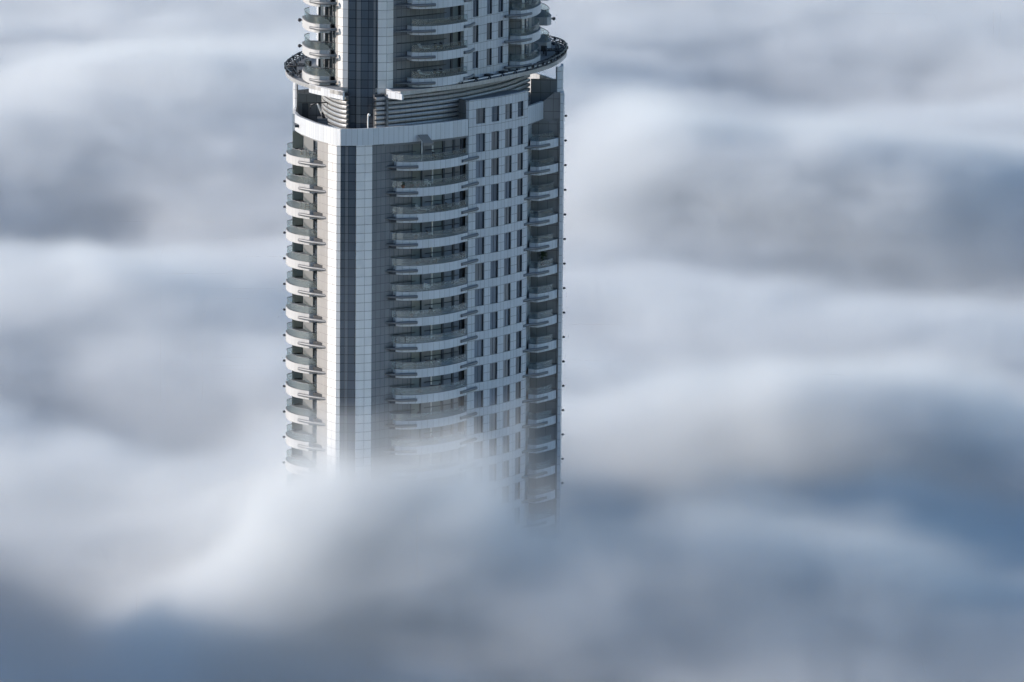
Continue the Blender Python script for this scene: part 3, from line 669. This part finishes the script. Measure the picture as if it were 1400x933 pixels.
def cloud_volume(name, label, bounds, vox, fine):
    X0b, X1b, Y0b, Y1b, Z0b, Z1b = bounds
    me = bpy.data.meshes.new(name)
    me.from_pydata(np.stack([gx, gy, hgt], -1).reshape(-1, 3).tolist(), [], [])
    cloud = bpy.data.objects.new(name, me); COL.objects.link(cloud)
    tag(cloud, label, None, None, 'stuff')
    me.materials.append(cm)
    ng = bpy.data.node_groups.new(name, 'GeometryNodeTree')
    ng.interface.new_socket('Geometry', in_out='INPUT', socket_type='NodeSocketGeometry')
    ng.interface.new_socket('Geometry', in_out='OUTPUT', socket_type='NodeSocketGeometry')
    N, K = ng.nodes, ng.links
    gi, go = N.new('NodeGroupInput'), N.new('NodeGroupOutput')
    def M(op, *a):
        n = N.new('ShaderNodeMath'); n.operation = op
        for i, v in enumerate(a):
            if isinstance(v, (int, float)): n.inputs[i].default_value = v
            else: K.new(v, n.inputs[i])
        return n.outputs[0]
    def noise(vec, size, detail, rough=.55, sc3=(1, 1, 1), off=0.):
        mp = N.new('ShaderNodeVectorMath'); mp.operation = 'MULTIPLY_ADD'; K.new(vec, mp.inputs[0]); mp.inputs[1].default_value = tuple(k / size for k in sc3); mp.inputs[2].default_value = (off, off * .7, off * .3)
        n = N.new('ShaderNodeTexNoise'); n.inputs['Scale'].default_value = 1.; n.inputs['Detail'].default_value = detail; n.inputs['Roughness'].default_value = rough; K.new(mp.outputs[0], n.inputs['Vector'])
        return M('SUBTRACT', n.outputs[0], .5), n.outputs['Color']
    vc = N.new('GeometryNodeVolumeCube'); vc.inputs['Min'].default_value = (X0b, Y0b, Z0b); vc.inputs['Max'].default_value = (X1b, Y1b, Z1b)
    for a, r in zip('XYZ', (X1b - X0b, Y1b - Y0b, Z1b - Z0b)): vc.inputs['Resolution ' + a].default_value = int(r / vox)
    pos = N.new('GeometryNodeInputPosition')
    # swirl the lookup a little so that banks fray
    wn, wc = noise(pos.outputs[0], 38, 2, .5, (1, .7, 1.6), 3.1)
    wv = N.new('ShaderNodeVectorMath'); wv.operation = 'MULTIPLY_ADD'; K.new(wc, wv.inputs[0]); wv.inputs[1].default_value = (26, 34, 0); K.new(pos.outputs[0], wv.inputs[2])
    wo = N.new('ShaderNodeVectorMath'); wo.operation = 'SUBTRACT'; K.new(wv.outputs[0], wo.inputs[0]); wo.inputs[1].default_value = (13, 17, 0)
    sp = N.new('ShaderNodeSeparateXYZ'); K.new(wo.outputs[0], sp.inputs[0])
    sz = N.new('ShaderNodeSeparateXYZ'); K.new(pos.outputs[0], sz.inputs[0])
    fx = M('DIVIDE', M('SUBTRACT', sp.outputs[0], X0), GS); fy = M('DIVIDE', M('SUBTRACT', sp.outputs[1], Y0), GS)
    fx = M('MINIMUM', M('MAXIMUM', fx, 0.), nx - 1.01); fy = M('MINIMUM', M('MAXIMUM', fy, 0.), ny - 1.01)
    ix, iy = M('FLOOR', fx), M('FLOOR', fy); tx, ty = M('SUBTRACT', fx, ix), M('SUBTRACT', fy, iy)
    def samp(dx, dy):
        s = N.new('GeometryNodeSampleIndex'); s.data_type = 'FLOAT_VECTOR'; s.domain = 'POINT'; K.new(gi.outputs[0], s.inputs['Geometry'])
        p = N.new('GeometryNodeInputPosition'); K.new(p.outputs[0], s.inputs['Value'])
        K.new(M('ADD', M('MULTIPLY', M('ADD', iy, float(dy)), float(nx)), M('ADD', ix, float(dx))), s.inputs['Index'])
        q = N.new('ShaderNodeSeparateXYZ'); K.new(s.outputs[0], q.inputs[0]); return q.outputs[2]
    def lerp(a, c, t): return M('ADD', a, M('MULTIPLY', M('SUBTRACT', c, a), t))
    hz = lerp(lerp(samp(0, 0), samp(1, 0), tx), lerp(samp(0, 1), samp(1, 1), tx), ty)
    n1, _ = noise(pos.outputs[0], 75, 1, .5, (1, .75, 1.3), 0.)
    n2, _ = noise(pos.outputs[0], 26, 5, .62, (.6, .8, 1.7), 7.)
    n4, _ = noise(wo.outputs[0], 13, 5, .62, (.75, .8, 1.3), 11.)
    top = M('ADD', M('ADD', hz, M('MULTIPLY', n4, FOG_N3)), M('ADD', M('MULTIPLY', n1, FOG_N1), M('MULTIPLY', n2, FOG_N2)))
    dp = M('DIVIDE', M('SUBTRACT', top, sz.outputs[2]), FOG_SOFT)
    cl = N.new('ShaderNodeClamp'); K.new(dp, cl.inputs[0])
    den = M('MULTIPLY', M('POWER', cl.outputs[0], 1.7), FOG_D)
    if not fine:                               # thin uneven mist lying over the whole deck
        n5, _ = noise(wo.outputs[0], 60, 4, .6, (.7, .6, 1.6), 21.)
        c5 = N.new('ShaderNodeClamp'); K.new(M('DIVIDE', M('ADD', M('SUBTRACT', FOG_Z + V_UP, sz.outputs[2]), M('MULTIPLY', n5, V_AMP)), 26.), c5.inputs[0])
        den = M('ADD', den, M('MULTIPLY', M('POWER', c5.outputs[0], 1.5), V_D))
    if fine:                                   # torn wisps standing above the bank at the foot of the tower
        n3, _ = noise(wo.outputs[0], 20, 5, .6, (.8, .7, 1.), 2.)
        d3 = M('DIVIDE', M('ADD', M('SUBTRACT', top, sz.outputs[2]), M('MULTIPLY_ADD', n3, W_AMP, W_UP)), W_SOFT)
        c3 = N.new('ShaderNodeClamp'); K.new(d3, c3.inputs[0])
        fade = 1.
        for ax, lo_, hi_ in ((0, X0b, X1b), (1, Y0b, Y1b), (2, Z0b - 30, Z1b)):      # thin out towards the sides of the box
            e = M('MINIMUM', M('SUBTRACT', sz.outputs[ax], lo_), M('SUBTRACT', hi_, sz.outputs[ax]))
            fade = M('MULTIPLY', fade, M('MINIMUM', M('MAXIMUM', M('DIVIDE', e, 14.), 0.), 1.))
        den = M('MULTIPLY', M('MULTIPLY', M('POWER', c3.outputs[0], 1.5), W_D), fade)
    K.new(den, vc.inputs['Density'])
    sm = N.new('GeometryNodeSetMaterial'); K.new(vc.outputs[0], sm.inputs[0]); sm.inputs['Material'].default_value = cm
    K.new(sm.outputs[0], go.inputs[0])
    md = cloud.modifiers.new(name, 'NODES'); md.node_group = ng
    return cloud
cloud_volume('cloud_sea', 'sea of soft white and blue-grey cloud around the skyscraper', (X0, X1, Y0, Y1, ZC0, ZC1), VOX, False)
cloud_volume('cloud_wisps', 'thin torn wisps of cloud drifting across the foot of the skyscraper', (-62., 48., -92., 6., 118., 176.), 1.1, True)

w = bpy.data.worlds.new('World'); sc.world = w; w.use_nodes = True; nt = w.node_tree; nt.nodes.clear()
sk = nt.nodes.new('ShaderNodeTexSky'); sk.sky_type = 'NISHITA'; sk.sun_disc = False
d = Vector((math.sin(SUN_AZ), math.cos(SUN_AZ), 0))
sk.sun_elevation = SUN_EL; sk.sun_rotation = SUN_AZ; sk.altitude = 400; sk.air_density = SKY_AIR; sk.dust_density = SKY_DUST; sk.ozone_density = SKY_OZ
bg = nt.nodes.new('ShaderNodeBackground'); bg.inputs[1].default_value = SKY_S
o = nt.nodes.new('ShaderNodeOutputWorld'); nt.links.new(sk.outputs[0], bg.inputs[0]); nt.links.new(bg.outputs[0], o.inputs[0])
sd = Vector((d.x * math.cos(SUN_EL), d.y * math.cos(SUN_EL), math.sin(SUN_EL)))
L = bpy.data.lights.new('sun', 'SUN'); L.energy = SUN_S; L.angle = R(.5); L.color = SUN_C
lo = bpy.data.objects.new('sun', L); COL.objects.link(lo); lo.rotation_euler = sd.to_track_quat('Z', 'Y').to_euler()

PITCH, DIST, FPX = R(10.0), 867., 9000.
cd = bpy.data.cameras.new('camera'); cd.sensor_width = 36; cd.lens = 36 * FPX / 1400; cd.clip_start = 10; cd.clip_end = 30000
cam = bpy.data.objects.new('camera', cd); COL.objects.link(cam); sc.camera = cam
cam.matrix_world = Matrix.Translation((11.4, -DIST * math.cos(PITCH), 160 + DIST * math.sin(PITCH))) @ Matrix.Rotation(math.pi / 2 - PITCH, 4, 'X') @ Matrix.Rotation(R(.47), 4, 'Z')

vs = sc.view_settings; vs.view_transform = 'Standard'; vs.look = 'None'; vs.exposure = EXPO; vs.gamma = 1; vs.use_curve_mapping = False
c = sc.cycles; c.max_bounces = 10; c.volume_bounces = VB; c.diffuse_bounces = 4; c.glossy_bounces = 4; c.transparent_max_bounces = 24
c.use_denoising = True; c.use_adaptive_sampling = True; c.adaptive_threshold = ADAPT; c.volume_step_rate = STEP; c.volume_max_steps = 256
c.sample_clamp_indirect = 6
